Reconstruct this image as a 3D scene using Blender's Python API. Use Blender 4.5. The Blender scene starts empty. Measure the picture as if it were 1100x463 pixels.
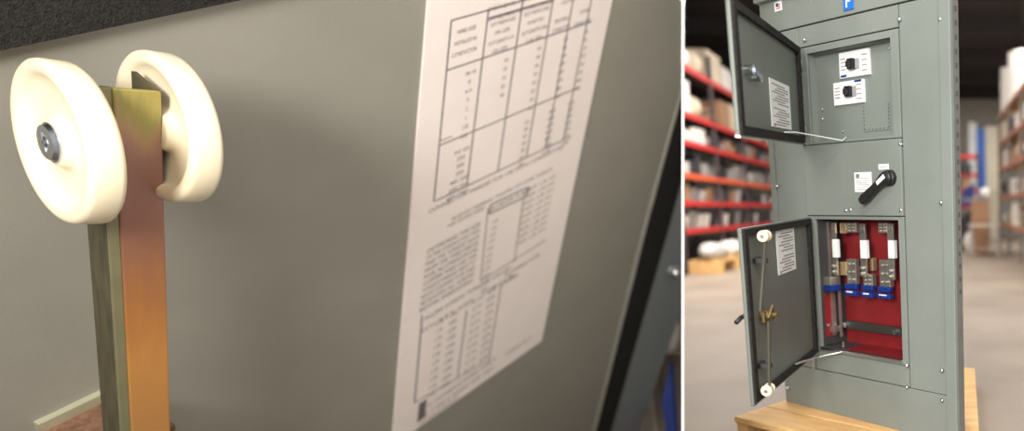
import bpy, bmesh, math, random
from mathutils import Vector, Matrix
random.seed(7)
S = bpy.context.scene
COL = S.collection

# ------------------------------------------------------------------ camera
F, PX, PY = 680.0, 1100.0, 340.6
PITCH = math.atan((PY - 225.0) / F)
HC = 1.2655
cp, sp = math.cos(PITCH), math.sin(PITCH)
FW, UP, RT, O = Vector((0, cp, -sp)), Vector((0, sp, cp)), Vector((1, 0, 0)), Vector((0, 0, HC))
def ray(x, y): return RT*((x-PX)/F) - UP*((y-PY)/F) + FW
def hit(x, y, P, n):
    r = ray(x, y); return O + r*((P-O).dot(n)/r.dot(n))
def onz(x, y, z): r = ray(x, y); return O + r*((z-HC)/r.z)
cd = bpy.data.cameras.new('camera'); cam = bpy.data.objects.new('camera', cd); COL.objects.link(cam)
cam.location = O; cam.rotation_euler = (math.pi/2-PITCH, 0, 0)
cd.sensor_width = 36; cd.lens = F/1100*36
cd.shift_x = -(PX-550)/1100; cd.shift_y = (PY-231.5)/1100
cd.clip_start = .05; cd.clip_end = 200
cd.dof.use_dof = True; cd.dof.focus_distance = 3.08; cd.dof.aperture_fstop = .56
S.camera = cam

# ------------------------------------------------------------------ materials
def srgb(r, g, b):
    f = lambda c: (c/255/12.92) if c/255 <= .04045 else ((c/255+.055)/1.055)**2.4
    return (f(r), f(g), f(b), 1)
MATS = {}
def mat(name, rgb, rough=.5, metal=0, var=.06, scale=8, bump=0, bscale=60, spec=.5, sss=0, rgb2=None, stretch=None):
    if name in MATS: return MATS[name]
    m = bpy.data.materials.new(name); m.use_nodes = True
    nt = m.node_tree; b = nt.nodes['Principled BSDF']
    tc = nt.nodes.new('ShaderNodeTexCoord'); mp = nt.nodes.new('ShaderNodeMapping')
    nt.links.new(tc.outputs['Object'], mp.inputs['Vector'])
    if stretch: mp.inputs['Scale'].default_value = stretch
    nz = nt.nodes.new('ShaderNodeTexNoise'); nz.inputs['Scale'].default_value = scale; nz.inputs['Detail'].default_value = 5
    nt.links.new(mp.outputs['Vector'], nz.inputs['Vector'])
    cr = nt.nodes.new('ShaderNodeValToRGB')
    c = srgb(*rgb); c2 = srgb(*rgb2) if rgb2 else None
    if c2 is None:
        lo = tuple(v*(1-var*1.6) for v in c[:3])+(1,); hi = tuple(min(1, v*(1+var*1.6)) for v in c[:3])+(1,)
    else: lo, hi = c, c2
    cr.color_ramp.elements[0].position = .3; cr.color_ramp.elements[1].position = .7
    cr.color_ramp.elements[0].color = lo; cr.color_ramp.elements[1].color = hi
    nt.links.new(nz.outputs['Fac'], cr.inputs['Fac']); nt.links.new(cr.outputs['Color'], b.inputs['Base Color'])
    b.inputs['Roughness'].default_value = rough; b.inputs['Metallic'].default_value = metal
    b.inputs['Specular IOR Level'].default_value = spec
    if sss:
        b.inputs['Subsurface Weight'].default_value = sss; b.inputs['Subsurface Radius'].default_value = (.05, .035, .02)
    if bump:
        n2 = nt.nodes.new('ShaderNodeTexNoise'); n2.inputs['Scale'].default_value = bscale
        nt.links.new(mp.outputs['Vector'], n2.inputs['Vector'])
        bp = nt.nodes.new('ShaderNodeBump'); bp.inputs['Strength'].default_value = bump; bp.inputs['Distance'].default_value = .01
        nt.links.new(n2.outputs['Fac'], bp.inputs['Height']); nt.links.new(bp.outputs['Normal'], b.inputs['Normal'])
    MATS[name] = m
    return m
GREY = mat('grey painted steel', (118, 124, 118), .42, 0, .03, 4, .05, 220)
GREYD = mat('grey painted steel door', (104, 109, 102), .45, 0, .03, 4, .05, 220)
GREYW = mat('close grey painted steel', (150, 146, 135), .5, 0, .03, 2, .10, 90)
FLANGE = mat('blue grey steel flange', (138, 143, 143), .4, 0, .03, 3, .05, 90)
GASK = mat('black foam gasket', (44, 42, 40), .95, 0, .25, 60, .8, 120, .2)
BLACK = mat('black plastic', (24, 24, 26), .38, 0, .05, 20)
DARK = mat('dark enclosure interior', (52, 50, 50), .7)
WHITE = mat('white paper label', (248, 236, 230), .7, 0, .01, 5)
INK = mat('grey printed ink', (118, 108, 108), .8, 0, .02, 20)
INKL = mat('pale printed ink', (150, 140, 138), .8, 0, .02, 20)
BPAPER = mat('white sticker', (226, 228, 226), .6, 0, .01, 5)
BLUE = mat('blue plastic', (18, 46, 116), .35, 0, .1, 20)
BLUEB = mat('bright blue badge', (18, 104, 196), .35, 0, .02, 20)
RED = mat('red insulating board', (124, 27, 31), .5, 0, .10, 9)
STEEL = mat('zinc plated steel', (200, 202, 204), .28, 1, .05, 20)
TIN = mat('tin plated bus bar', (188, 184, 174), .38, .9, .08, 14)
NYLON = mat('cream nylon', (226, 213, 184), .36, 0, .015, 3, sss=.10)
CHROM = mat('chrome bolt', (196, 202, 210), .22, 1, .1, 9)
WOOD = mat('pine lumber', (226, 186, 128), .65, 0, .1, 3, .15, 30, .3, rgb2=(208, 160, 102), stretch=(1.2, 9, 9))
BARGR = mat('dark glass fibre bar', (48, 46, 42), .5)
BRASS = mat('yellow zinc plate', (120, 104, 66), .5, .6, .1, 20)
RACKR = mat('red rack steel', (186, 40, 36), .5)
RACKO = mat('orange rack steel', (206, 84, 44), .5)
RACKD = mat('dark rack upright', (66, 52, 54), .6)
PARTW = mat('white painted partition', (236, 236, 232), .6, 0, .01, 3)

def zinc_mat():
    """iridescent yellow chromate plating: bands of colour that belong to the plating itself"""
    m = bpy.data.materials.new('iridescent yellow chromate plate'); m.use_nodes = True
    nt = m.node_tree; b = nt.nodes['Principled BSDF']
    tc = nt.nodes.new('ShaderNodeTexCoord')
    sx = nt.nodes.new('ShaderNodeSeparateXYZ'); nt.links.new(tc.outputs['Object'], sx.inputs[0])
    mp = nt.nodes.new('ShaderNodeMapping'); mp.inputs['Scale'].default_value = (9, 9, 1.1)
    nt.links.new(tc.outputs['Object'], mp.inputs['Vector'])
    nz = nt.nodes.new('ShaderNodeTexNoise'); nz.inputs['Scale'].default_value = 2.2; nz.inputs['Detail'].default_value = 4
    nt.links.new(mp.outputs['Vector'], nz.inputs['Vector'])
    ma = nt.nodes.new('ShaderNodeMath'); ma.operation = 'MULTIPLY_ADD'; ma.inputs[1].default_value = .26; ma.inputs[2].default_value = -.13
    nt.links.new(nz.outputs['Fac'], ma.inputs[0])
    md = nt.nodes.new('ShaderNodeMath'); md.operation = 'DIVIDE'; md.inputs[1].default_value = 2.0
    nt.links.new(sx.outputs['Z'], md.inputs[0])
    ad = nt.nodes.new('ShaderNodeMath'); ad.operation = 'ADD'
    nt.links.new(md.outputs[0], ad.inputs[0]); nt.links.new(ma.outputs[0], ad.inputs[1])
    cr = nt.nodes.new('ShaderNodeValToRGB'); nt.links.new(ad.outputs[0], cr.inputs['Fac'])
    e = cr.color_ramp.elements
    stops = [(0, (168, 156, 92)), (.05, (146, 144, 90)), (.10, (168, 142, 112)), (.15, (166, 128, 120)), (.3, (158, 114, 102)), (.45, (160, 110, 82)), (.6, (184, 124, 70)), (.8, (206, 146, 80)), (1, (196, 142, 84))]
    e[0].position = stops[0][0]; e[0].color = srgb(*stops[0][1]); e[1].position = 1; e[1].color = srgb(*stops[-1][1])
    for p, c in stops[1:-1]:
        q = e.new(p); q.color = srgb(*c)
    nt.links.new(cr.outputs['Color'], b.inputs['Base Color'])
    b.inputs['Metallic'].default_value = .5; b.inputs['Roughness'].default_value = .4
    return m
ZINC = zinc_mat()
OLIVE = mat('olive chromate plate', (100, 92, 66), .55, .5, .15, 5, rgb2=(70, 66, 48), stretch=(6, 6, 1))
RUSTY = mat('brown chromate plate', (150, 112, 88), .55, .5, .2, 30, rgb2=(110, 80, 62))

# ------------------------------------------------------------------ helpers
def obj(name, bm, m, parent=None, smooth=False, bevel=0, M=None):
    me = bpy.data.meshes.new(name)
    bmesh.ops.recalc_face_normals(bm, faces=bm.faces[:])
    bm.to_mesh(me); bm.free()
    for mm in (m if isinstance(m, (list, tuple)) else [m]): me.materials.append(mm)
    if smooth:
        for p in me.polygons: p.use_smooth = True
    o = bpy.data.objects.new(name, me); COL.objects.link(o)
    if parent: o.parent = parent
    if M is not None: o.matrix_local = M
    if bevel:
        bv = o.modifiers.new('bevel', 'BEVEL'); bv.width = bevel; bv.segments = 2; bv.limit_method = 'ANGLE'
    return o
def tag(o, label=None, cat=None, group=None, kind=None):
    if label: o['label'] = label
    if cat: o['category'] = cat
    if group: o['group'] = group
    if kind: o['kind'] = kind
    return o
def empty(name, loc, rz=0, label=None, cat=None, group=None):
    o = bpy.data.objects.new(name, None); COL.objects.link(o); o.location = loc; o.rotation_euler = (0, 0, rz)
    o.empty_display_size = .1
    return tag(o, label, cat, group)
def B(): return bmesh.new()
def box(bm, x0, x1, y0, y1, z0, z1, mi=0, M=None):
    vs = [bm.verts.new(Vector(p) if M is None else M @ Vector(p)) for p in
          ((x0,y0,z0),(x1,y0,z0),(x1,y1,z0),(x0,y1,z0),(x0,y0,z1),(x1,y0,z1),(x1,y1,z1),(x0,y1,z1))]
    for f in ((0,3,2,1),(4,5,6,7),(0,1,5,4),(1,2,6,5),(2,3,7,6),(3,0,4,7)):
        bm.faces.new([vs[i] for i in f]).material_index = mi
    return bm
def ring(bm, x0, x1, z0, z1, a0, a1, c0, c1, y0, y1):
    """a frame x0..x1, z0..z1 with a hole a0..a1, c0..c1"""
    box(bm, x0, a0, y0, y1, z0, z1); box(bm, a1, x1, y0, y1, z0, z1)
    box(bm, a0, a1, y0, y1, z0, c0); box(bm, a0, a1, y0, y1, c1, z1)
    return bm
def frame_axes(d):
    d = d.normalized(); a = Vector((0, 0, 1)) if abs(d.z) < .9 else Vector((1, 0, 0))
    e1 = d.cross(a).normalized(); return e1, d.cross(e1)
def lathe(bm, C, A, prof, n=48, mi=0):
    """prof: list of (along A, radius)"""
    A = A.normalized(); e1, e2 = frame_axes(A); rings = []
    for a, r in prof:
        if r < 1e-6: rings.append([bm.verts.new(C+A*a)])
        else: rings.append([bm.verts.new(C+A*a+(e1*math.cos(2*math.pi*k/n)+e2*math.sin(2*math.pi*k/n))*r) for k in range(n)])
    for p, q in zip(rings, rings[1:]):
        for k in range(n):
            k2 = (k+1) % n
            if len(p) == 1 and len(q) == 1: continue
            vs = [p[0], q[k], q[k2]] if len(p) == 1 else ([p[k], p[k2], q[0]] if len(q) == 1 else [p[k], p[k2], q[k2], q[k]])
            bm.faces.new(vs).material_index = mi
    return bm
def cyl(bm, a, b, r, n=16, mi=0):
    a, b = Vector(a), Vector(b); L = (b-a).length
    return lathe(bm, a, b-a, [(0, 0), (0, r), (L, r), (L, 0)], n, mi)
def tube(bm, pts, r, n=10):
    pts = [Vector(p) for p in pts]; rings = []
    for i, p in enumerate(pts):
        d = (pts[min(i+1, len(pts)-1)]-pts[max(i-1, 0)]).normalized(); e1, e2 = frame_axes(d)
        rings.append([bm.verts.new(p+(e1*math.cos(2*math.pi*k/n)+e2*math.sin(2*math.pi*k/n))*r) for k in range(n)])
    for p, q in zip(rings, rings[1:]):
        for k in range(n): bm.faces.new([p[k], p[(k+1) % n], q[(k+1) % n], q[k]])
    bm.faces.new(rings[0][::-1]); bm.faces.new(rings[-1])
    return bm
def slab(bm, front, off, mi=0):
    """polygon 'front' (3D points) extruded by vector off"""
    f = [bm.verts.new(p) for p in front]; k = [bm.verts.new(p+off) for p in front]; n = len(f)
    bm.faces.new(f).material_index = mi; bm.faces.new(k[::-1]).material_index = mi
    for i in range(n): bm.faces.new([f[i], k[i], k[(i+1) % n], f[(i+1) % n]]).material_index = mi
    return bm
_fc = {}
def text_polys(s):
    """built-in font outline as (verts, polys), one unit high"""
    if s in _fc: return _fc[s]
    cu = bpy.data.curves.new('txt', 'FONT'); cu.body = s; cu.size = 1; cu.align_x = 'CENTER'; cu.align_y = 'CENTER'; cu.resolution_u = 2
    o = bpy.data.objects.new('txt', cu); COL.objects.link(o)
    me = o.to_mesh(); r = ([v.co.copy() for v in me.vertices], [list(p.vertices) for p in me.polygons]); o.to_mesh_clear()
    bpy.data.objects.remove(o); bpy.data.curves.remove(cu)
    _fc[s] = r; return r
def put_text(bm, s, P, ex, ey, mi=1):
    vs, ps = text_polys(s); V = [bm.verts.new(P+ex*v.x+ey*v.y) for v in vs]
    for p in ps:
        try: bm.faces.new([V[i] for i in p]).material_index = mi
        except ValueError: pass

# ================================================================== SETTING
ND = Vector((F, 0, 0))                                   # the partition runs straight away from where one stands
dv = ray(733.5, 231); pn = dv.cross(UP).normalized()     # its normal
if pn.x < 0: pn = -pn
def part_pt(depth, h): return O + (RT*((733.5-PX)/F) + FW)*depth + UP*h
def structure(name, bm, m, **k): return tag(obj(name, bm, m, **k), kind='structure')
FLOOR = mat('worn concrete floor', (146, 131, 116), .55, 0, .1, .8, .1, 8, .4, rgb2=(122, 109, 97))
CEIL = mat('dark roof deck', (50, 46, 46), .9)
WALL = mat('pale warehouse wall', (160, 156, 147), .8, 0, .04, 1)
bm = B(); t = .0034
pts = [part_pt(2.45, -4.2), part_pt(12.1, -6.5), part_pt(12.1, 6.0), part_pt(2.45, 6.0)]
slab(bm, [p - pn*t for p in pts], pn*2*t); structure('wall_middle', bm, PARTW)
# upper floor lies right of the partition; left of it the bay is sunk
def pz(depth):                                           # where the partition plane meets z = 0
    d = RT*((733.5-PX)/F)+FW; p = O+d*depth; return Vector((p.x, p.y, 0)) + UP*(-p.z/UP.z) - Vector((0, 0, 0)) if False else p + UP*(-p.z/UP.z)
a, b_ = pz(2.45), pz(12.0)
poly = [Vector((8, -4, 0)), Vector((8, 34, 0)), Vector((-16, 34, 0)), Vector((-16, b_.y+.25, 0)), Vector((b_.x, b_.y+.25, 0)), b_, a, Vector((a.x, -4, 0))]
bm = B(); slab(bm, poly, Vector((0, 0, -.15))); structure('floor', bm, FLOOR)
bm = B(); box(bm, -18, a.x+.2, -4, 13.0, -3.6, -3.4); structure('floor_lower', bm, FLOOR)
bm = B(); box(bm, -18, b_.x+.1, b_.y+.5, b_.y+.7, -3.4, -.16); structure('wall_pit', bm, mat('pit wall', (150, 136, 122), .8, 0, .1, 2))
bm = B(); box(bm, -18, 8, -4, 34, 6.6, 6.75)
for k in range(9): box(bm, -18, 8, 1+k*3.6, 1.25+k*3.6, 6.2, 6.6)
for k in range(4): box(bm, -6.5+k*3.2, -6.25+k*3.2, -4, 34, 6.35, 6.6)
structure('ceiling', bm, CEIL)
bm = B(); box(bm, -18, 8, 30, 30.2, 0, 6.6); structure('wall_back', bm, WALL)
bm = B(); box(bm, 7.9, 8.1, -4, 30, 0, 6.6); structure('wall_right', bm, WALL)
bm = B(); box(bm, -18.2, -18, -4, 30, -3.4, 6.6); structure('wall_left', bm, WALL)

# ================================================================== LEFT: close look at the door and its latch rollers
def vp(x, y): return ray(x, y).normalized()
PV, PH = vp(339, 1520), vp(1440, -248)
PN = PV.cross(PH).normalized()
if PN.dot(ray(300, 200)) > 0: PN = -PN
P0 = O + ray(100, 250)*3.43
def pp(x, y, off=0): return hit(x, y, P0, PN) + PN*off
XR = 732.3
door = empty('enclosure_door', pp(300, 482), 0, 'large grey steel door with black gasket, filling the picture behind the cream rollers', 'door')
Mi = Matrix.Translation(-door.location)
def dobj(name, bm, m, **k): bm.transform(Mi); return obj(name, bm, m, door, **k)
T = lambda x: 44 - .2028*x
bm = B(); slab(bm, [pp(*q) for q in ((-220, T(-220)), (XR, T(XR)), (XR, 94), (693, 238), (640, 451), (632, 484), (-220, 484))], -PN*.1)
dobj('door_panel', bm, GREYW)
bm = B(); slab(bm, [pp(*q, .06) for q in ((-220, T(-220)), (XR, T(XR)), (XR, T(XR)-45), (-220, T(-220)-75))], -PN*.16)
tag(dobj('gasket', bm, GASK), 'black foam gasket strip')
bm = B(); slab(bm, [pp(*q, .012) for q in ((XR, 98), (XR, 190), (719, 240), (656, 463), (650, 484), (634, 484), (642, 451), (695, 238))], -PN*.15)
dobj('gasket', bm, GASK)
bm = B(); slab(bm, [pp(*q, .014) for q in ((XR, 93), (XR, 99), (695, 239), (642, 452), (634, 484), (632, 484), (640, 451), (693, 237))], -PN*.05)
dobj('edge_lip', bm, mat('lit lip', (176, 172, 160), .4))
bm = B(); slab(bm, [pp(*q, .004) for q in ((XR, 188), (XR, 340), (727, 348), (686, 463), (679, 484), (650, 484), (656, 463), (719, 240))], -PN*.08)
fl = dobj('side_flange', bm, FLANGE)
bm = B(); c = pp(722, 290, .0)
lathe(bm, c, PN, [(0, 0), (0, .12), (.02, .12), (.03, .10), (.03, .085), (.10, .085), (.14, .06), (.15, 0)], 24)
dobj('bolt', bm, STEEL, smooth=True)
# printed sheet
bm = B(); LB = .012
quad = ((458.5+4.7, -60), (669, -60), (581, 366), (420, 479))
slab(bm, [pp(*q, LB) for q in quad], -PN*LB)
def ln(p, q, w=.006, mi=1):
    a, b = pp(*p, LB+.002), pp(*q, LB+.002); d = (b-a).normalized(); s = PN.cross(d)*w
    f = bm.faces.new([bm.verts.new(v) for v in (a-s, b-s, b+s, a+s)]); f.material_index = mi
def tx(s, x, y, hpx, wpx=None, mi=1):
    """one printed string centred at (x,y) on the sheet"""
    c = pp(x, y, LB+.002); H = (pp(x, y+hpx, 0)-pp(x, y, 0)).length
    vs, _ = text_polys(s); ext = (max(v.x for v in vs)-min(v.x for v in vs)) or 1
    ey = -PV*H*1.25
    if wpx: W = (hit(x+wpx, y-wpx*SL(x, y), P0, PN)-hit(x, y, P0, PN)).length/ext; ex = PH*W
    else: ex = PH*H*1.1
    put_text(bm, s, c, ex, ey, mi)
def SL(x, y): return (y+248)/(1440-x)
def hy(x0, y0, x): return y0-(x-x0)*SL(x0, y0)
def vx(x0, y0, y): return x0+(339-x0)*(y-y0)/(1520-y0)
# torque table: outline, columns, rows
TL_, BLt = (483, 21), (466, 215)
cols = [483, 523, 560, 594, 617, 638]
top = lambda x: hy(483, 21, x)
right_b = 145
for x in cols:
    y0 = top(x); y1 = hy(466, 215, vx(x, y0, 190)); x1 = vx(x, y0, y1)
    ln((x, y0), (x1, hy(466, 215, x1)), .005)
def row(x0, y0, xe, w=.0055): ln((x0, y0), (xe, hy(x0, y0, xe)), w)
row(483, 21, 638); row(478, 74.6, 634); row(471, 155, 620.5); row(471, 150.5, 484, .004); row(466, 215, 612); row(523, 19, 594, .008)
tx('TORQUE, POUND-INCHES', 565, -2, 4.5, 74); tx('SLOTTED HEAD NO. 10 AND LARGER', 558, 10.5, 3.6, 66)
tx('HEXAGONAL HEAD', 620, -3, 3.6, 34)
for i, s in enumerate(('WIRE SIZE', 'INSTALLED IN', 'CONDUCTOR')): tx(s, 499.5-i*1.2, 31+i*12, 5, 20+i*3)
for i, s in enumerate(('SLOT WIDTH 0.047', 'OR LESS', 'SLOT LENGTH 1/4', 'OR LESS')): tx(s, 539-i*1.2, 22.5+i*10, 4.6, 26 if i % 2 == 0 else 16)
for i, s in enumerate(('SLOT WIDTH OVER', '0.047 IN', 'SLOT LENGTH OVER', '1/4 IN')): tx(s, 575-i*1.2, 11.5+i*10, 4.6, 26 if i % 2 == 0 else 16)
tx('SPLIT-BOLT', 603, 20, 4.6, 17); tx('CONNECTORS', 601, 30, 4.4, 18); tx('OTHER', 627, 11, 4.4, 11); tx('CONNECTORS', 624, 23.5, 4.4, 18)
rows1 = [('18-10', '20', '35', '80', '75'), ('8', '25', '40', '80', '75'), ('6-4', '35', '45', '165', '110'), ('3', '35', '50', '275', '150'), ('2', '40', '50', '275', '150'), ('1', '', '50', '275', '150'), ('1/0', '', '50', '385', '180'), ('2/0', '', '50', '385', '180')]
rows2 = [('3/0 4/0', '', '50', '500', '250'), ('250', '', '50', '650', '325'), ('300', '', '50', '650', '325'), ('350', '', '50', '650', '325'), ('400 500', '', '50', '825', '375'), ('600 750', '', '50', '1000', '375'), ('800 1000', '', '50', '1100', '500')]
cc = [(x+y)/2 for x, y in zip(cols, cols[1:])]
for rows, y00, st in ((rows1, 80, 9.8), (rows2, 164, 8.0)):
    for i, r in enumerate(rows):
        yl = y00+i*st                                     # height of this row at the left column
        for k, s in enumerate(r):
            if not s: continue
            f = ((i*st)/(9.8*8 if rows is rows1 else 8*7))
            xc = vx(cc[k], 10, y00-75+k*0 + (yl-y00)*(.78 if k > 2 else .9))
            xl = vx(483, 21, yl)+18
            y = hy(xl, yl, xc)
            tx(s, xc, y, 4.2 if k else 4.6, None)
tx('CONNECTOR MARKED FOR USE WITH CONDUCTORS', 537, 203-14, 4.6, 124); tx('IN EACH TERMINAL TIGHTEN TO LISTED TORQUE', 541, 206, 4.0, 96)
tx('FOR SOCKET HEAD', 500, 232, 4.0, 38); tx('ACROSS FLATS', 548, 213, 4.6, 40)
slope_box = [(526, 219), (566, 200), (564, 210), (524, 229)]
for p, q in zip(slope_box, slope_box[1:]+slope_box[:1]): ln(p, q, .007)
for i in range(11):
    tx(str(100+i*25), 530-i*1.2, 237+i*7.3, 3.6, None, 2)
for i in range(9): tx('PER LB-IN', 580-i*1.4, 196+i*7.2, 3.6, 30, 2)
ln((523, 222), (515, 300), .005, 2); ln((562, 205), (551, 281), .005, 2); ln((515, 301), (585, 257), .006, 2)
para = ('DETERMINE THE SIZE', 'OF THE CONDUCTOR THEN', 'FIND THE TORQUE VALUE', 'FROM THE TABLE ABOVE', 'FOR ALUMINUM OR', 'COPPER WIRE USE THE', 'TORQUE MARKED NEXT TO', 'EACH CONNECTOR AND', 'RETIGHTEN ALL SCREWS', 'BEFORE ENERGIZING')
for i, s in enumerate(para): tx(s, 487-i*.9, 254+i*6.9, 4.6, 54)
tx('ALLEN SCREW TORQUE VALUES', 503, 313, 4.4, 84); tx('SOCKET SIZE   TORQUE', 503, 324, 4.2, 90)
for i in range(10):
    for j, (x0, s) in enumerate(((471, '1/8'), (486, '100'), (512, '5/16'), (527, '275'))):
        tx(s, x0-i*1.0, hy(471, 346+i*8.6, x0), 4.0, None, 1 if j % 2 else 2)
ln((452, 338), (444, 432), .006); ln((500, 333), (490, 405), .006, 2); ln((444, 432), (527, 384), .006); ln((537, 306), (524, 385), .006, 2)
tx('SUITABLE FOR', 560, 284, 4.0, 36); tx('COPPER', 546, 300, 3.8, 18); tx('FORM 30-5', 556, 371, 4.0, 26, 2)
tx('USE CABLE SIZED PER NEC', 490, 421, 4.0, 76, 2); tx('75 C CONDUCTORS ONLY', 492, 412, 4.0, 76); tx('OR EQUIVALENT', 470, 441, 4.0, 40, 2)
slab(bm, [pp(*q, LB+.004) for q in ((449, 433), (457, 428), (455, 447), (447, 453))], -PN*.003, 1)
tag(dobj('printed_sheet', bm, [WHITE, INK, INKL]), 'white sheet printed with a torque table')

# latch rod with its two rollers
K = 2.75/3.05
A = Vector((.3317, .9434, .0043)).normalized()
C1 = O + ray(51.5, 153)*2.75
R, TH = .391*K, .112*K
C2 = O + ray(163, 136.5)*(3.332*K)
rr = vp(222, 1916)
A2 = (A - rr*A.dot(rr)).normalized()
Q = A2.cross(rr).normalized()
if Q.dot(PN) < 0: Q = -Q
rod = empty('latch_rod', pp(100, 470), 0, 'yellow-plated latch rod carrying two cream nylon rollers in front of the grey door', 'latch')
Mr = Matrix.Translation(-rod.location)
# channel: its front right edge runs down through these points
E0 = O + ray(173.5, 99)*(2.93); w, d_, th = .170, .21, .018
def ch(a, q, s): return E0 - A2*a - Q*q + rr*s          # a: across to the left, q: back, s: down
Lr = 2.35
Mrod = Matrix.Translation(E0) @ Matrix((A2, Q, rr)).transposed().to_4x4()    # rod's own axes
def rbox(bm, a0, a1, q0, q1, s0, s1, mi=0): return box(bm, -a1, -a0, -q1, -q0, s0, s1, mi)
bm = B(); rbox(bm, 0, w-.034, 0, th, 0, Lr)
web = obj('channel', bm, ZINC, rod, bevel=.006, M=Mr @ Mrod)
bm = B(); rbox(bm, w-.036, w, .006, .022, .0, Lr)
rbox(bm, w-.016, w, .018, d_, .03, Lr, 1)
obj('channel_flange', bm, [mat('pale plated edge', (140, 136, 104), .45, .6), OLIVE], rod, bevel=.005, M=Mr @ Mrod)
bm = B(); rbox(bm, 0, th, th, d_, 0, Lr)
obj('channel_flange', bm, OLIVE, rod, bevel=.004, M=Mr @ Mrod)
def wheel_prof(R, t):
    h = [(.10, .0), (.10, .26), (.12, .285), (.34, .31), (.40, .36), (.37, .74), (.14, .80), (.03, .84), (0, .88), (0, .92), (.03, .96), (.10, .99), (.2, 1.0)]
    return [(a*t, r*R) for a, r in h] + [((1-a)*t, r*R) for a, r in h[::-1]]
for C, r_, lab in ((C1, R, 1), (C2, R*.995, 0)):
    bm = B(); lathe(bm, C, A, wheel_prof(r_, TH), 96); bm.transform(Mr)
    o = obj('roller', bm, NYLON, rod, smooth=True)
    if lab:
        bm = B(); rb = r_*.235
        lathe(bm, C + A*TH*.1, -A, [(0, 0), (0, rb*1.05), (.006, rb*1.05), (.008, rb), (.018, rb*.88), (.022, rb*.5), (.020, rb*.34), (.008, rb*.26), (.007, 0)], 40)
        e1, e2 = frame_axes(A)
        for k in range(2):
            e = e1 if k else e2; g = e2 if k else e1
            bm2 = B(); cc_ = C + A*(TH*.1-.0235)
            slab(bm2, [cc_+e*rb*.5+g*rb*.09, cc_+e*rb*.5-g*rb*.09, cc_-e*rb*.5-g*rb*.09, cc_-e*rb*.5+g*rb*.09], A*.02)
            me_t = bpy.data.meshes.new('t'); bm2.to_mesh(me_t); bm2.free(); bm.from_mesh(me_t); bpy.data.meshes.remove(me_t)
        bm.transform(Mr); obj('bolt', bm, CHROM, o, smooth=False)
bm = B(); cyl(bm, C1 + A*TH*.3, C1 + A*TH*1.15, R*.12, 24); bm.transform(Mr); obj('axle', bm, STEEL, rod, smooth=True)
bm = B(); cyl(bm, C2 - A*TH*.12, C2 + A*TH*.5, R*.12, 24); bm.transform(Mr); obj('axle', bm, STEEL, rod, smooth=True)
# bracket on the door that guides the rod
bm = B(); q = [pp(28, 475), pp(178, 398), pp(178, 398) - PV*-.35, pp(28, 475) - PV*-.35]
J0, J1 = pp(38, 462), pp(126, 419.5)
slab(bm, [J0, J1, J1+PN*.40, J0+PN*.40], PV*.05); bm.transform(Mi)
g = obj('guide_bracket', bm, RUSTY, door)
bm = B(); slab(bm, [J0-PV*.07, J1-PV*.07, J1+PV*.05, J0+PV*.05], PN*.035); bm.transform(Mi)
obj('bracket_lip', bm, mat('pale green plate', (178, 176, 150), .4, .3), g)

# ================================================================== RIGHT: the cabinet
YAW = math.radians(-32.929444)
CB = O + ray(839, 430)*3.854297676; CB.z = .12
cab = empty('switchboard_cabinet', CB, YAW, 'tall grey switchboard cabinet with two open doors standing on a wooden skid', 'cabinet')
CU, CN = Vector((math.cos(YAW), math.sin(YAW), 0)), Vector((-math.sin(YAW), math.cos(YAW), 0))
def L(x, y, b=0):
    """point of the cabinet's own plane at depth b -> (u, z)"""
    p = hit(x, y, CB + CN*b, CN) - CB; return p.dot(CU) , p.z
def LP(x, y, b=0): u, z = L(x, y, b); return Vector((u, b, z))
U0, U1 = .045, 1.381
bm = B()
box(bm, U0, .06, .03, .30, 0, 2.25); box(bm, U0, 1.13, .29, .30, 0, 2.25); box(bm, U0, 1.13, .03, .30, 2.23, 2.25)
box(bm, U0, 1.13, .03, .30, .0, .02); box(bm, 1.12, 1.13, .03, .30, 0, 2.25); box(bm, .06, 1.12, .03, .29, 1.2, 1.22)
obj('body', bm, GREY, cab)
bm = B()                                                  # added dark sheet whose colour stands for the shade in the seams
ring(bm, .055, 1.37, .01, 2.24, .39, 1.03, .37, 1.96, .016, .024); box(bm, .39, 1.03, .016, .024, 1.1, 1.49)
obj('seam_shade_sheet', bm, DARK, cab)
bm = B(); box(bm, .092, .345, 0, .02, .245, 2.083); obj('side_cover', bm, GREY, cab, bevel=.003)
bm = B(); box(bm, U0, .09, -.006, .06, .245, 2.086); obj('corner_post', bm, GREY, cab, bevel=.004)
bm = B(); box(bm, 1.07, 1.310, 0, .02, .245, 2.083); obj('side_cover', bm, GREY, cab, bevel=.003)
bm = B(); box(bm, 1.316, U1, -.012, .045, 0, 2.30); obj('corner_post', bm, GREY, cab, bevel=.004)
bm = B(); box(bm, U0, 1.313, -.004, .02, 2.089, 2.245); obj('header_panel', bm, GREY, cab, bevel=.003)
bm = B(); box(bm, U0-.015, U1+.004, -.03, .30, 2.246, 2.31); obj('top_cap', bm, GREY, cab, bevel=.004)
bm = B(); box(bm, .35, 1.064, 0, .02, 1.985, 2.083); obj('filler_panel', bm, GREY, cab, bevel=.002)
bm = B(); ring(bm, .35, 1.064, 1.486, 1.978, .412, 1.012, 1.5, 1.945, -.004, .014)
ring(bm, .402, 1.022, 1.49, 1.955, .412, 1.012, 1.5, 1.945, .0, .07)
obj('upper_frame', bm, GREY, cab, bevel=.002)
bm = B(); box(bm, .405, 1.018, .055, .065, 1.495, 1.95); dead = obj('dead_front_plate', bm, GREY, cab)
bm = B(); box(bm, .35, 1.064, -.010, .014, 1.114, 1.482); mid = obj('middle_panel', bm, GREY, cab, bevel=.003)
bm = B(); ring(bm, .35, 1.064, .36, 1.110, .405, 1.026, .385, 1.093, -.004, .014)
obj('lower_frame', bm, GREY, cab, bevel=.002)
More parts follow.
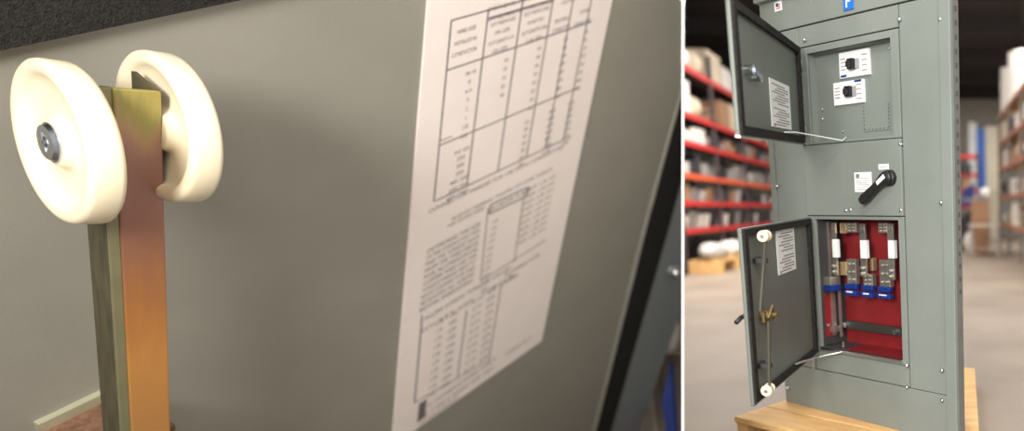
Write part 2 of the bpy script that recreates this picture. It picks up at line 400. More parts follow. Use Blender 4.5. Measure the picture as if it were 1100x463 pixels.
bm = B(); box(bm, .405, 1.030, -.014, .02, .368, .386); obj('sill_lip', bm, STEEL, cab, bevel=.002)
bm = B(); box(bm, .35, 1.064, 0, .02, .247, .357); obj('filler_panel', bm, GREY, cab, bevel=.002)
bm = B(); box(bm, .052, 1.312, -.002, .02, 0, .242); obj('kick_plate', bm, GREY, cab, bevel=.003)
def screw(x, y, b=-.006, r=.011, m=STEEL):
    p = LP(x, y, b); bm = B()
    lathe(bm, p, Vector((0, -1, 0)), [(-.006, 0), (-.006, r), (0, r), (.006, r*.8), (.009, r*.4), (.009, 0)], 14)
    obj('screw', bm, m, cab, smooth=True)
for q in ((966, 21), (1010, 21), (967.5, 155), (968, 226), (909, 226), (914, 225.5), (974, 393), (974, 416), (1012, 398), (1012, 430), (1011, 218), (835, 200), (846, 417), (864, 43)): screw(*q)
bm = B(); box(bm, U1, U1+.004, .004, .045, 0, 2.25)
for k in range(24): box(bm, U1+.004, U1+.006, .020, .032, .75+k*.06, .772+k*.06, 1)
obj('slotted_rail', bm, [mat('zinc rail', (120, 122, 118), .5, .5), mat('rail slot', (70, 72, 70), .8)], cab)
# header sticker and badge
a = LP(832, 3, -.006); c = LP(840, 11, -.006)
bm = B(); box(bm, a.x, c.x, -.008, -.004, c.z, a.z)
for k in range(3): box(bm, a.x+.012, c.x-.008, -.0085, -.007, c.z+.010+k*.010, c.z+.015+k*.010, 1)
box(bm, a.x+.012, a.x+.032, -.009, -.007, c.z+.024, c.z+.040, 2)
obj('flag_sticker', bm, [BPAPER, RACKR, BLUE], cab)
a = LP(906, -4, -.006); c = LP(917, 9.5, -.006)
bm = B(); box(bm, a.x, c.x, -.010, -.003, c.z, a.z)
x0 = a.x+.018
box(bm, x0, x0+.010, -.0115, -.009, c.z+.012, a.z-.012, 1); box(bm, x0, x0+.032, -.0115, -.009, a.z-.022, a.z-.012, 1)
box(bm, x0, x0+.030, -.0115, -.009, c.z+.036, c.z+.045, 1); box(bm, x0+.026, x0+.036, -.0115, -.009, c.z+.040, a.z-.016, 1)
obj('brand_badge', bm, [BLUEB, BPAPER], cab, bevel=.001)
# breakers on the upper dead front
def breaker(q0, q1, tg, mark):
    a, c = LP(*q0, .055), LP(*q1, .055); bm = B()
    box(bm, a.x, c.x, .042, .056, c.z, a.z)
    W, H = c.x-a.x, a.z-c.z
    for k in range(4):
        box(bm, a.x+W*.76, a.x+W*.94, .041, .043, c.z+H*(.16+k*.2), c.z+H*(.22+k*.2), 1)
        box(bm, a.x+W*.05, a.x+W*.22, .041, .043, c.z+H*(.3+k*.14), c.z+H*(.35+k*.14), 1)
    box(bm, a.x+W*mark[0], a.x+W*mark[1], .040, .043, c.z+H*mark[2], c.z+H*mark[3], 2)
    o = obj('circuit_breaker', bm, [BPAPER, INKL, BLUE], cab, bevel=.002)
    p = LP(*tg, .042); bm = B(); box(bm, p.x-.028, p.x+.016, .018, .044, p.z-.026, p.z+.026); box(bm, p.x-.012, p.x+.008, -.004, .02, p.z-.020, p.z+.010)
    obj('toggle', bm, BLACK, o, bevel=.004)
    bm = B(); box(bm, p.x+.018, p.x+.042, .034, .044, p.z-.024, p.z+.024); obj('rating_plate', bm, mat('grey plastic', (150, 150, 150), .5), o)
breaker((903, 58), (936, 80), (917, 69), (.04, .24, .03, .12))
breaker((897, 90), (930, 110), (914, 98.5), (.72, .95, .9, .99))
bm = B()                                                  # blank plate with its row of small holes
a, c = LP(927, 112, .055), LP(957, 139, .055)
box(bm, a.x, c.x, .051, .056, c.z, a.z)
for k in range(7):
    for xx in (a.x+.006, c.x-.010): box(bm, xx, xx+.005, .0495, .052, c.z+.012+k*(a.z-c.z-.03)/6, c.z+.018+k*(a.z-c.z-.03)/6, 1)
    zz = c.z+.006; xx = a.x+.012+k*(c.x-a.x-.03)/6; box(bm, xx, xx+.006, .0495, .052, zz, zz+.005, 1)
obj('blank_plate', bm, [GREY, DARK], cab)
for q in ((884, 118), (884, 128), (906, 141), (880, 58), (950, 44), (956, 52)): screw(*q, .054, .007)
# middle panel: labels and rotary handle
bm = B(); a, c = LP(918, 185.5, -.01), LP(937, 206, -.01); box(bm, a.x, c.x, -.013, -.009, c.z, a.z)
W, H = c.x-a.x, a.z-c.z
for k in range(6): box(bm, a.x+W*.1, a.x+W*(.9-.1*(k % 2)), -.0136, -.012, c.z+H*(.12+k*.11), c.z+H*(.15+k*.11), 1)
box(bm, a.x+W*.1, a.x+W*.3, -.0136, -.012, a.z-H*.28, a.z-H*.08, 2)
obj('warning_label', bm, [BPAPER, INKL, INK], cab)
bm = B(); a, c = LP(944, 176.5, -.01), LP(955, 182, -.01); box(bm, a.x, c.x, -.013, -.009, c.z, a.z); box(bm, a.x+.012, c.x-.012, -.0136, -.012, c.z+.012, c.z+.016, 1)
obj('name_plate', bm, [BPAPER, INKL], cab)
p, e = LP(952, 191, -.04), LP(926, 217, -.04); pv = Vector((0, -1, 0))
bm = B(); lathe(bm, Vector((p.x, -.01, p.z)), pv, [(0, 0), (0, .040), (.02, .038), (.023, .033), (.04, .032), (.044, .027), (.044, 0)], 32)
hd = obj('rotary_handle', bm, BLACK, cab, smooth=False)
d = (e-p); Ld = d.length; d.normalize(); s_ = d.cross(pv)
bm = B(); prof = [(-.026, .016), (-.01, .027), (.012, .028), (.06, .018), (Ld*.5, .019), (Ld*.85, .023), (Ld*.97, .019), (Ld, .010)]
lo = [Vector((p.x, -.034, p.z))+d*a+s_*w_ for a, w_ in prof]+[Vector((p.x, -.034, p.z))+d*a-s_*w_ for a, w_ in prof[::-1]]
slab(bm, lo, pv*.028); obj('lever', bm, BLACK, hd, bevel=.006)
bm = B(); q = Vector((p.x, -.0622, p.z)); slab(bm, [q+d*-.012+s_*.011, q+d*.05+s_*.010, q+d*.05-s_*.009, q+d*-.012-s_*.010], pv*.003)
obj('lever_sticker', bm, BPAPER, hd)

# lower compartment
BK = .185
bm = B(); box(bm, .40, 1.04, BK, BK+.012, .37, 1.11); obj('back_board', bm, RED, cab)
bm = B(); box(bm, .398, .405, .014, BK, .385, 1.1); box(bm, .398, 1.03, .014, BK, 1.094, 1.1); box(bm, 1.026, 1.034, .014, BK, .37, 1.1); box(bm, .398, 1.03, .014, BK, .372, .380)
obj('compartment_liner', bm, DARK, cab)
bm = B(); box(bm, .56, 1.025, .02, BK, .381, .384); obj('floor_barrier', bm, RED, cab)
def lbox(bm, q0, q1, b0, b1, mi=0):
    a, c = LP(*q0, b0), LP(*q1, b0); return box(bm, a.x, c.x, b0, b1, c.z, a.z, mi)
bm = B(); a, c = LP(879.5, 316, .03), LP(888, 362, .03); box(bm, .405, .408, .03, .075, c.z, a.z); obj('side_barrier', bm, RED, cab)
def fuse(xl, xr, yt, yb, b=.085):
    bm = B(); lbox(bm, (xl, yt), (xr, yb), b+.015, b+.028)
    for yy in (yt+6, yb-10, yb-4): 
        pnt = LP((xl+xr)/2, yy, b+.015); cyl(bm, pnt, pnt+Vector((0, -.016, 0)), .011, 6)
    o = obj('fuse_bar', bm, TIN, cab, bevel=.002)
    bm = B(); lbox(bm, (xl+.8, yt+18), (xr-.6, yt+38), b-.012, b+.016); obj('fuse_label', bm, BPAPER, o, bevel=.004)
fuse(892.5, 899.5, 239, 296, .06); fuse(922.5, 931, 240, 298); fuse(952.5, 961, 240, 301)
bm = B(); lbox(bm, (889.5, 238), (893.5, 360), .075, .10); lbox(bm, (899.5, 296), (902.5, 362), .09, .11); obj('bus_riser', bm, TIN, cab, bevel=.002)
def lug(xl, xr, yt, yb, b=.11):
    bm = B(); lbox(bm, (xl, yt), (xr, yb), b, b+.03)
    for i in range(2):
        for j in range(3):
            pnt = LP(xl+(xr-xl)*(.3+.4*i), yt+(yb-yt)*(.2+.3*j), b); cyl(bm, pnt, pnt+Vector((0, -.012, 0)), .009, 8)
    return obj('terminal_pad', bm, TIN, cab, bevel=.003)
lug(908, 920, 238.5, 250); lug(943, 953, 238.5, 250.5)
for xl, xr, yt, yb, yc in ((909, 920, 278, 306, 304), (927, 937.5, 294, 308, 306), (944, 956.5, 279, 309, 307.5)):
    o = lug(xl, xr, yt, yb)
    bm = B(); lbox(bm, (xl-2.2, yc), (xr-.6, yc+7.2), .098, .125); lbox(bm, (xl-2.8, yc+7.2), (xr-.8, yc+14.5), .088, .12)
    obj('lug_cap', bm, BLUE, o, bevel=.006)
    bm = B(); lbox(bm, (xl, yc+8.6), (xr-4.4, yc+10.6), .086, .0885); obj('lug_mark', bm, BPAPER, o)
for q0, q1, b0 in (((901.5, 281), (908.5, 296), .10), ((901.5, 239), (908, 251), .10), ((934, 277), (938, 291), .13)):
    bm = B(); lbox(bm, q0, q1, b0, b0+.03); obj('bus_link', bm, mat('brassy bus link', (196, 170, 132), .4, .8), cab, bevel=.003)
bm = B(); lbox(bm, (880.5, 297), (892, 307), .035, .10); nl = obj('neutral_lug', bm, TIN, cab, bevel=.004)
bm = B(); lbox(bm, (881.5, 306), (893.5, 313.5), .03, .10); obj('lug_cap', bm, BLUE, nl, bevel=.004)
bm = B(); a, c = LP(904, 344.5, .13), LP(967, 358.5, .13)
za, zc = LP(905, 344, .14), LP(905, 352.5, .14); box(bm, za.x, LP(967, 350, .14).x, .14, .17, zc.z, za.z)
br = obj('support_bar', bm, BARGR, cab, bevel=.004)
for x, y in ((909.5, 348.5), (963, 355)):
    bm = B(); pnt = LP(x, y, .14); pnt.z = (za.z+zc.z)/2; cyl(bm, pnt, pnt+Vector((0, -.018, 0)), .016, 6); obj('bolt', bm, STEEL, br)
bm = B(); pnt = LP(891, 353, .07); box(bm, pnt.x-.03, pnt.x+.05, .06, .11, pnt.z-.018, pnt.z+.018); cyl(bm, pnt+Vector((-.05, -.02, -.01)), pnt+Vector((.02, -.02, .03)), .012, 8)
box(bm, pnt.x-.02, pnt.x-.005, .06, .10, pnt.z-.07, pnt.z); obj('ground_lug', bm, TIN, cab, bevel=.003)
for q in ((881, 243), (883, 283)): screw(*q, .05, .010)
# ------------- doors: hinge at u, swung open; door's own axes x to free edge, y inner face, z up
def make_door(name, uh, z0, z1, width, ang, sag, gin):
    M = Matrix.Translation((uh, -.012, 0)) @ Matrix.Rotation(math.radians(ang), 4, 'Z') @ Matrix.Translation((0, 0, z0))
    H = z1-z0; bm = B(); w = .018; tg = math.tan(math.radians(sag))
    box(bm, 0, width, -.020, -.016, 0, H); box(bm, 0, width, -.016, -.004, 0, w); box(bm, 0, width, -.016, -.004, H-w, H); box(bm, 0, w, -.016, -.004, w, H-w); box(bm, width-w, width, -.016, -.004, w, H-w)
    box(bm, w, width-w, -.02, -.012, w, H-w)
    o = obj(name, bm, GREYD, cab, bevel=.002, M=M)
    bm = B(); ring(bm, .018, width-.006, .006, H-.006, .018+gin, width-.006-gin, .010+gin*.7, H-.010-gin*.7, -.014, .006)
    obj('gasket', bm, GASK, o)
    bm = B(); box(bm, 0, width, -.020, -.002, -.006, 0); obj('bottom_edge', bm, STEEL, o)
    MW = Matrix.Translation(CB) @ Matrix.Rotation(YAW, 4, 'Z') @ M
    n = (MW.to_3x3() @ Vector((0, 1, 0))).normalized(); inv = MW.inverted()
    def dp(x, y, off=0):
        p = inv @ hit(x, y, MW @ Vector((0, off-.012, 0)), n); p.z += tg*p.x; return p
    def hang():                                            # the door drops a little towards its free edge
        for q in [o]+list(o.children_recursive):
            for v in q.data.vertices: v.co.z -= tg*v.co.x
    return o, dp, M, hang, tg
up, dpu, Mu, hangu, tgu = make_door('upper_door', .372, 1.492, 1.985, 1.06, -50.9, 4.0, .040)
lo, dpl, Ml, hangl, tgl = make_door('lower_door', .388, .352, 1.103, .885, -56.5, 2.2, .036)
def sheet(name, dp, quad, parent, lines):
    ps = [dp(*q) for q in quad]; x0, x1 = min(p.x for p in ps), max(p.x for p in ps)
    zt = (ps[0].z+ps[1].z)/2; zb = (ps[2].z+ps[3].z)/2; bm = B(); y = -.012
    xl, xr = (x0+ (ps[0].x-ps[1].x)*0), x1
    box(bm, x0, x1, y, y+.003, zb, zt); W, H = x1-x0, zt-zb
    for k in range(lines):
        f = .05+.9*k/lines
        if k == int(lines*.45): continue
        box(bm, x0+W*(.1+.18*((k*7) % 3 == 0)), x1-W*(.1+.12*(k % 3)), y+.003, y+.004, zb+H*f, zb+H*(f+.5/lines*.8), 1)
    box(bm, x1-W*.16, x1-W*.08, y+.003, y+.0045, zb+H*.02, zb+H*.07, 1)
    return obj(name, bm, [BPAPER, INKL], parent)
sheet('printed_sheet', dpu, ((827.5, 85), (847, 92), (848, 139), (829, 136)), up, 16)
sheet('printed_sheet', dpl, ((834, 247), (852, 243.5), (854, 289), (836, 296)), lo, 14)
# chrome latch of the upper door
bm = B(); p = dpu(801, 75); cyl(bm, p, p+Vector((0, .03, 0)), .02, 18); q = dpu(809.5, 84)
dd = (q-p); tube(bm, [p+Vector((0, .028, 0)), p+dd*.5+Vector((0, .032, 0)), q+Vector((0, .025, 0))], .010)
cyl(bm, q+Vector((0, -.0, 0)), q+Vector((0, .032, 0)), .014, 14); obj('latch', bm, CHROM, up, smooth=False)
# lower door: rod, rollers, cam, guides
def roller(x, y):
    p = dpl(x, y, .05)
    for k, off in ((0, -.024), (1, .010)):
        bm = B(); lathe(bm, p+Vector((-off-.002, .01, 0)), Vector((-1, 0, 0)), [(0, 0), (0, .009), (.004, .010), (.003, .018), (0, .019), (0, .022), (.003, .024), (.012, .024), (.015, .021), (.015, 0)], 28)
        obj('roller', bm, NYLON, lo, smooth=True)
    bm = B(); cyl(bm, p+Vector((.0225, .01, 0)), p+Vector((.028, .01, 0)), .008, 12); obj('bolt', bm, CHROM, lo)
    return p
pt = roller(818.5, 253.5); pb = roller(822.5, 418.5)
a = dpl(812.5, 334, .05); c = dpl(821.5, 345, .05)
RODM = mat('dull plated rod', (62, 57, 44), .6, .2); bm = B(); s_ = .0038
slab(bm, [pt+Vector((-s_, .012, 0)), pt+Vector((s_, .012, 0)), a+Vector((s_, .012, 0)), a+Vector((-s_, .012, 0))], Vector((0, .009, 0))); obj('latch_rod', bm, RODM, lo)
bm = B(); slab(bm, [c+Vector((-s_, .012, 0)), c+Vector((s_, .012, 0)), pb+Vector((s_, .012, 0)), pb+Vector((-s_, .012, 0))], Vector((0, .009, 0))); obj('latch_rod', bm, RODM, lo)
m_ = dpl(818, 338, 0); bm = B()
cyl(bm, m_, m_+Vector((0, .05, 0)), .024, 20); cyl(bm, m_+Vector((0, .04, 0)), m_+Vector((0, .07, 0)), .011, 6)
box(bm, m_.x-.035, m_.x+.045, m_.y+.02, m_.y+.03, m_.z-.026, m_.z+.016); tube(bm, [m_+Vector((.03, .04, -.01)), m_+Vector((.0, .05, .04)), m_+Vector((-.02, .04, .015))], .007)
obj('latch_cam', bm, BRASS, lo, bevel=.002)
for x, y in ((811, 280), (816, 392)):
    g_ = dpl(x, y, 0); bm = B(); box(bm, g_.x-.03, g_.x+.026, g_.y, g_.y+.016, g_.z-.012, g_.z+.014); box(bm, g_.x+.006, g_.x+.026, g_.y, g_.y+.06, g_.z-.01, g_.z+.012); obj('rod_guide', bm, DARK, lo, bevel=.003)
bm = B(); hh = dpl(806, 339, 0)
tube(bm, [Vector((.845, -.018, hh.z)), Vector((.845, -.035, hh.z)), Vector((.855, -.046, hh.z-.006)), Vector((.895, -.048, hh.z-.018))], .010); obj('outside_handle', bm, BLACK, lo, smooth=True)
# stays that hold the doors open
def stay(pts, r, m, name='door_stay'):
    bm = B(); tube(bm, pts, r, 8); obj(name, bm, m, cab, smooth=True)
hangu(); hangl()
def un(p, tg): return Vector((p.x, p.y, p.z-tg*p.x))
stay([Mu @ (un(dpu(838, 142), tgu)+Vector((0, .02, 0))), Mu @ (un(dpu(848, 142), tgu)+Vector((0, .03, 0))), LP(905, 151, -.03), LP(909, 147, -.005)], .0035, mat('clear rod', (200, 202, 200), .3))
stay([Ml @ (un(dpl(850, 391), tgl)+Vector((0, .02, 0))), LP(876, 384, -.10), LP(900, 379, -.03), LP(908, 377, .0)], .006, STEEL)
bm = B(); p = LP(874, 383, -.03); q = LP(874, 396, -.03); cyl(bm, p, q, .006, 8); obj('stay_pin', bm, STEEL, cab)
bm = B(); p2 = LP(906, 373, -.01); cyl(bm, p2, p2+Vector((0, 0, .03)), .006, 8); obj('stay_pin', bm, STEEL, cab)
# hinges
for parent, zz in ((cab, 1.56), (cab, 1.9), (cab, .45), (cab, 1.03)):
    bm = B(); cyl(bm, (.372, -.006, zz-.035), (.372, -.006, zz+.035), .008, 10); obj('hinge', bm, GREYD, cab, smooth=True)

# skid and beam under the cabinet
sk = empty('wooden_skid', (CB.x, CB.y, 0), YAW+math.radians(4), 'pale pine skid under the grey cabinet', 'skid')
for k, (b0, b1) in enumerate(((-.34, -.13), (-.12, .08), (.09, .30))):
    bm = B(); box(bm, .02, 1.0, b0, b1, .085, .12); obj('deck_board', bm, WOOD, sk, bevel=.004)
for u_ in (0.05, .48, .92):
    bm = B(); box(bm, u_-.02, u_+.07, -.335, .30, 0, .085); obj('runner', bm, WOOD, sk, bevel=.004)
bm = B(); P_ = [onz(1020, 394, .13), onz(1047, 395.5, .13), onz(1053, 485, .13), onz(1030, 485, .13)]
slab(bm, P_, Vector((0, 0, -.13)))
tag(obj('wooden_beam', bm, WOOD), 'pine beam on the floor by the right back edge of the cabinet', 'beam')

# ================================================================== BACKGROUND
AD = Vector((-.1435, .9897, 0)); AL = Vector((.9897, .1435, 0))           # aisle direction, and across it
R0 = Vector((-6.62, 12.45, 0))
ang = math.atan2(AD.y, AD.x)
def rackpart(bm, t0, t1, d0, d1, z0, z1, base, mi=0):
    M = Matrix((( AD.x, AL.x, 0, base.x), (AD.y, AL.y, 0, base.y), (0, 0, 1, 0), (0, 0, 0, 1)))
    return box(bm, t0, t1, d0, d1, z0, z1, mi, M)
LV = [.78, 1.33, 1.87, 2.52, 3.08, 4.0]
rk = empty('storage_rack', R0, 0, 'long storage rack with red beams along the left side of the aisle', 'rack')
MR = Matrix.Translation(-R0)
for k in range(6):
    bm = B()
    for dd in (-.07, -.62): rackpart(bm, k*2.3, k*2.3+.08, dd, dd+.07, 0, 4.6, R0)
    for zz in (.4, 1.4, 2.4, 3.4): rackpart(bm, k*2.3+.02, k*2.3+.06, -.6, -.05, zz, zz+.05, R0)
    bm.transform(MR); obj('upright', bm, RACKD, rk)
for i, z in enumerate(LV):
    for k in range(5):
        bm = B(); rackpart(bm, k*2.3+.08, k*2.3+2.3, -.06, 0, z, z+.11, R0); bm.transform(MR)
        obj('beam', bm, RACKO if i == 2 else RACKR, rk)
    bm = B(); rackpart(bm, .05, 11.5, -.6, -.03, z+.07, z+.095, R0); bm.transform(MR); obj('shelf_deck', bm, RACKD, rk)
CLR = {'white': (214, 208, 200), 'grey': (140, 136, 132), 'black': (42, 40, 44), 'brown': (150, 112, 84), 'blue': (40, 60, 130), 'beige': (192, 176, 152), 'silver': (176, 172, 168)}
ORD = ['bottom', 'second', 'third', 'fourth', 'fifth', 'top']
def item(kind, cname, t, w_, dep, z, h, base, label, group, d0=-.1):
    m = mat('bin '+cname, CLR[cname], .6, 0, .08, 6)
    c = base+AD*t+AL*(d0-dep/2)+Vector((0, 0, z)); bm = B()
    if kind == 'roll':
        lathe(bm, Vector((0, 0, 0)), Vector((0, 0, 1)), [(0, 0), (0, w_/2), (h*.02, w_/2*1.02), (h*.98, w_/2*1.02), (h, w_/2), (h, w_*.15), (h*.9, w_*.14), (h*.9, 0)], 20)
    elif kind == 'sack':
        bmesh.ops.create_icosphere(bm, subdivisions=3, radius=.5)
        for v in bm.verts:
            v.co *= 1+.12*math.sin(v.co.x*9+t)*math.cos(v.co.z*7); v.co.x *= w_*1.05; v.co.y *= dep; v.co.z = max(-.42, v.co.z)*h/.92+h*.42/.92
    elif kind == 'bin':
        f0, f1 = .40, .5
        vb = [bm.verts.new((x*w_*f0, y*dep*f0, 0)) for x, y in ((-1, -1), (1, -1), (1, 1), (-1, 1))]
        vt = [bm.verts.new((x*w_*f1, y*dep*f1, h*(.62 if y > 0 else 1))) for x, y in ((-1, -1), (1, -1), (1, 1), (-1, 1))]
        vi = [bm.verts.new((x*w_*(f1-.04), y*dep*(f1-.04), h*(.60 if y > 0 else .98))) for x, y in ((-1, -1), (1, -1), (1, 1), (-1, 1))]
        vf = [bm.verts.new((x*w_*(f0-.03), y*dep*(f0-.03), h*.08)) for x, y in ((-1, -1), (1, -1), (1, 1), (-1, 1))]
        bm.faces.new(vb[::-1]); bm.faces.new(vf)
        for i in range(4):
            j = (i+1) % 4; bm.faces.new([vb[i], vb[j], vt[j], vt[i]]); bm.faces.new([vt[i], vt[j], vi[j], vi[i]]); bm.faces.new([vi[i], vi[j], vf[j], vf[i]])
    else:
        box(bm, -w_/2, w_/2, -dep/2, dep/2, 0, h); box(bm, -w_*.08, w_*.08, dep/2-.001, dep/2+.002, h*.5, h, 0); box(bm, -w_/2-.003, w_/2+.003, -dep/2-.003, dep/2+.003, h*.96, h, 0)
    o = obj({'roll': 'paper_roll', 'sack': 'wrapped_bundle', 'bin': 'parts_bin', 'box': 'carton'}[kind], bm, m, smooth=kind in ('sack',))
    o.location = c; o.rotation_euler = (0, 0, ang+ (random.uniform(-.08, .08) if kind != 'sack' else 0))
    return tag(o, label, {'roll': 'roll', 'sack': 'bundle', 'bin': 'bin', 'box': 'box'}[kind], group)
def clear(tt, P=2.3):
    m_ = tt % P
    return tt-m_+.15 if m_ < .15 else (tt-m_+P+.15 if m_ > P-.24 else tt)
tops = LV[1:]+[4.9]
PAL = [['white', 'grey', 'black', 'silver'], ['grey', 'silver', 'black', 'white', 'brown'], ['black', 'blue', 'grey', 'silver'], ['brown', 'black', 'white', 'grey'], ['white', 'beige', 'brown'], ['white', 'beige', 'silver']]
kn = {'bin': 'open parts bin', 'box': 'carton', 'sack': 'wrapped bundle'}
for i, z in enumerate(LV):
    tt = .1
    gap = tops[i]-z-.11
    while tt < 11:
        kind = random.choice(['bin', 'bin', 'box']) if i < 4 else random.choice(['sack', 'box', 'sack'])
        w_ = random.uniform(.26, .5) if i < 4 else random.uniform(.6, 1.1)
        h = gap*random.uniform(.45, .85) if i < 5 else random.uniform(.45, .7)
        col_ = PAL[i][random.randrange(len(PAL[i]))]
        w_ = min(w_, 2.28-(tt % 2.3))
        item(kind, col_, tt+w_/2, w_*.94, .44, z+.096, h, R0, f'blurred {col_} {kn[kind]} on the {ORD[i]} shelf of the red rack', f'{col_} {kn[kind]}s on the {ORD[i]} rack shelf')
        tt += w_+random.uniform(.02, .12)
        tt = clear(tt)
# blue bin that stands out and pallets with white goods on the rack's floor level
for k in range(4):
    p = R0+AD*(.05+k*2.5)+AL*(.34)
    pal = empty('pallet', p, ang, ['pine pallet under the near end of the red rack', 'second pine pallet along the foot of the red rack', 'third pine pallet along the foot of the red rack', 'farthest pine pallet along the foot of the red rack'][k], 'pallet', 'pallets at the foot of the rack')
    for q in range(3):
        bm = B(); box(bm, .0, 2.3, -.1-q*.2+.28, .06-q*.2+.28, .2, .26); obj('deck_board', bm, WOOD, pal)
    for q in (0, 1.1, 2.2):
        bm = B(); box(bm, q, q+.1, -.3, .34, 0, .2); obj('runner', bm, WOOD, pal)
    for q in range(2):
        item('sack', 'white' if (k+q) % 2 else 'silver', .55+k*2.5+q*1.1, .95, .5, .265, .34, R0, ('white' if (k+q) % 2 else 'silver')+' wrapped bundle lying on the pallets below the red rack', ('white' if (k+q) % 2 else 'silver')+' bundles on the floor pallets', d0=.57)
# right-hand aisle
Q0 = Vector((.25, 12.6, 0))
rk2 = empty('storage_rack', Q0, 0, 'storage rack at the right picture edge holding white rolls', 'rack')
MQ = Matrix.Translation(-Q0); LW = [.75, 1.55, 2.35, 3.1, 3.9]
for k in range(4):
    bm = B()
    for dd in (.0, .7): rackpart(bm, k*2.4, k*2.4+.09, dd, dd+.08, 0, 3.92, Q0)
    bm.transform(MQ); obj('upright', bm, mat('grey upright', (120, 112, 106), .5), rk2)
for z in LW:
    for k in range(3):
        bm = B(); rackpart(bm, k*2.4+.09, k*2.4+2.4, 0, .06, z, z+.10, Q0); bm.transform(MQ); obj('beam', bm, mat('rust beam', (150, 96, 74), .6), rk2)
    bm = B(); rackpart(bm, .05, 7.2, .03, .75, z+.07, z+.095, Q0); bm.transform(MQ); obj('shelf_deck', bm, WOOD, rk2)
for i, z in enumerate(LW[:-1]):
    tt = .2
    while tt < 6.8:
        w_ = random.uniform(.5, .9); col_ = random.choice(['white', 'brown', 'black', 'beige', 'silver', 'white']); w_ = min(w_, 2.36-(tt % 2.4))
        item(random.choice(['sack', 'box']), col_, tt+w_/2, w_, .6, z+.096, random.uniform(.35, .6), Q0, f'blurred {col_} goods on the {ORD[i]} shelf of the right-hand rack', f'{col_} goods on the {ORD[i]} right rack shelf', d0=.68)
        tt = clear(tt+w_+.08, 2.4)
for k in range(6):
    item('roll', 'white', 3.4+k*.62, .44, .44, LW[-1]+.101, 1.0+.12*(k % 3), Q0, 'tall white roll standing on top of the right-hand rack', 'white rolls on the right rack', d0=.45)
# far wall: blue door frame, beige doorway, shelf, work tables, dark bin
def far(x, y, Y):
    r = ray(x, y); return O + r*(Y/r.y)
def farbox(name, m, x0, y0, x1, y1, Y, dep, label, cat, parent=None):
    a, c = far(x0, y0, Y), far(x1, y1, Y); bm = B(); box(bm, 0, c.x-a.x, 0, dep, 0, a.z-c.z)
    o = obj(name, bm, m, bevel=.01); o.location = (a.x, Y, max(0, c.z)); return tag(o, label, cat)
a, c = far(1049, 138, 27), far(1073, 262, 27)
dr = empty('door_frame', (a.x, 27, 0), 0, 'blue door frame with a beige doorway at the end of the aisle', 'door frame')
bm = B(); box(bm, 0, .34, 0, .3, 0, a.z); obj('jamb', bm, mat('blue paint', (32, 92, 176), .5), dr)
bm = B(); box(bm, .34, c.x-a.x, .1, .3, 0, a.z+.1); obj('door_leaf', bm, mat('beige paint', (202, 192, 170), .6), dr)
bm = B(); box(bm, -.34, 0, .05, .3, 0, a.z+.25); obj('jamb', bm, mat('white trim', (206, 206, 204), .6), dr)
a = far(1022, 143, 25); sh = empty('steel_shelf', (a.x, 25, 0), 0, 'red-edged shelf unit between the cabinet and the blue door', 'shelf')
for q in (0, .95):
    bm = B(); box(bm, q, q+.06, 0, .5, 0, 3.4); obj('upright', bm, RACKD, sh)
for z in (1.3, 1.9, 2.5, 3.2):
    bm = B(); box(bm, 0, 1.0, 0, .5, z, z+.14); obj('shelf_board', bm, RACKR, sh)
for i, (z, cn) in enumerate(((1.44, 'blue'), (2.04, 'brown'), (2.64, 'black'))):
    o = item('box', cn, 0, .7, .35, z, .35, Vector((a.x+.5, 25.25, 0)), f'{cn} box on the red-edged shelf by the blue door', None, d0=.18)
def table(x0, x1, y, Y, dep, lab, hh=None):
    a, c = far(x0, y, Y), far(x1, y, Y); z = hh or a.z
    t_ = empty('work_table', (a.x, Y, 0), 0, lab, 'table')
    W = c.x-a.x; bm = B(); box(bm, 0, W, 0, dep, z-.07, z); obj('tabletop', bm, mat('pale bench top', (170, 158, 146), .6), t_)
    for xx in (.03, W-.09):
        for yy in (.03, dep-.09):
            bm = B(); box(bm, xx, xx+.06, yy, yy+.06, 0, z-.07); obj('leg', bm, mat('grey table leg', (150, 146, 140), .5), t_)
    bm = B(); box(bm, .06, W-.06, dep*.4, dep*.5, .18, .23); obj('stretcher', bm, mat('grey table leg', (150, 146, 140), .5), t_)
    return a.x, W, z
table(1040, 1074, 241, 17.0, .7, 'low work table in the right aisle, in front of the blue door')
x_, W_, z_ = table(1024, 1062, 213, 22, .8, 'tall bench beside the cabinet, left of the blue door')
def simple(kind, cn, x, y, z, w_, d, h, lab, cat_):
    o = item(kind, cn, 0, w_, d, 0, h, Vector((x, y, 0)), lab, None, d0=d/2); o.location.z = z; return o
simple('bin', 'blue', x_+.5, 22.4, z_, .45, .4, .5, 'blue bin on the tall bench beside the cabinet', 'bin')
simple('sack', 'white', x_+1.05, 22.4, z_, .5, .4, .35, 'white bag on the tall bench beside the cabinet', 'bag')
simple('bin', 'black', far(1037, 268, 20).x, 20, 0, .62, .6, 1.35, 'tall black bin on the floor beside the cabinet', 'bin')
simple('sack', 'white', far(1043, 268, 19).x, 19.3, 0, .5, .5, .6, 'white bag on the floor behind the low work table', 'bag')
simple('box', 'brown', far(1053, 268, 18.2).x, 18.3, 0, .46, .5, 1.5, 'upright brown carton behind the low work table', 'box')
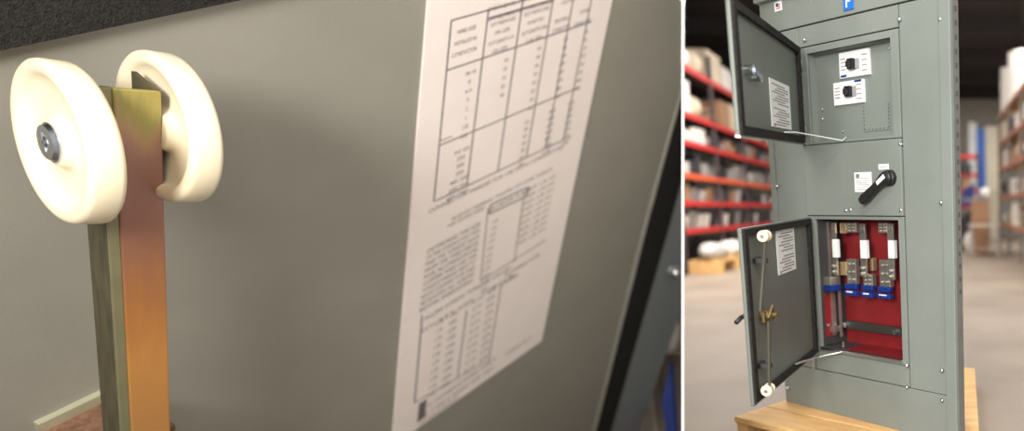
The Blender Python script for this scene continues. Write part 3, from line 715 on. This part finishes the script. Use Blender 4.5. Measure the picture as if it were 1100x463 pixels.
# pit behind the close door: goods seen past its right edge
pf = -3.4
def pitspot(x, y, Y): r = ray(x, y); return O + r*(Y/r.y)
p = pitspot(724, 352, 12.15)
tb = empty('pit_stand', (p.x-.05, 12.05, pf), 0, 'pale stand in the sunk bay beyond the grey door edge', 'stand')
zt = p.z-.45-pf
bm = B(); box(bm, -.5, .3, -.1, .4, zt-.05, zt); obj('tabletop', bm, mat('pit bench', (150, 138, 124), .6), tb)
for xx in (-.46, .22):
    bm = B(); box(bm, xx, xx+.06, -.06, .3, 0, zt-.05); obj('leg', bm, mat('pit bench', (150, 138, 124), .6), tb)
simple('sack', 'white', p.x-.02, 11.95, p.z-.45, .6, .35, .9, 'white wrapped bundle just past the edge of the close grey door', 'bundle')
p = pitspot(728, 400, 11.3); simple('bin', 'blue', p.x-.2, 11.3, pf, .16, .2, p.z-pf+.2, 'blue bin low beyond the edge of the close grey door', 'bin')

# ================================================================== LIGHT
def area(name, loc, target, size, power, color=(1, .96, .9), sy=None):
    l = bpy.data.lights.new(name, 'AREA'); l.shape = 'RECTANGLE'; l.size = size; l.size_y = sy or size; l.energy = power; l.color = color
    o = bpy.data.objects.new(name, l); COL.objects.link(o); o.location = loc
    o.rotation_euler = (Vector(target)-Vector(loc)).to_track_quat('-Z', 'Y').to_euler(); return o
for x in (-4.0, .5, 4.5):
    for y in (-1.5, 8, 15, 22):
        area('ceiling_lamp', (x, y, 6.1), (x, y, 0), 2.4, 260, (1, .97, .93), .5)
WM = (C1+C2)*.5 + A*TH*.5; SH = pp(318, 232); lv = (WM-SH).normalized()
area('bay_work_lamp', WM+lv*2.6, SH, .7, 56, (1, .94, .84))
area('door_fill', (-1.0, -3.5, 2.6), (-5, 7, .5), 2.0, 570, (1, .975, .945))  # added fill that brightens the close door panel, no real fitting
area('pit_fill', (-5.2, 11.2, 4.6), (-6.4, 11.6, -2), .8, 420, (1, .95, .88))  # extra light put in because the sunk bay came out dark
area('cabinet_fill', (1.2, -1.2, 3.2), (-.6, 3.3, 1.2), 1.6, 85, (1, .98, .95))  # unseen camera-side fill, added to light the cabinet front
w = bpy.data.worlds.new('world'); S.world = w; w.use_nodes = True
bg = w.node_tree.nodes['Background']; bg.inputs[0].default_value = (1, .97, .93, 1); bg.inputs[1].default_value = .45
S.view_settings.view_transform = 'Standard'; S.view_settings.look = 'None'; S.view_settings.gamma = 1; S.view_settings.use_curve_mapping = False
S.view_settings.exposure = 0
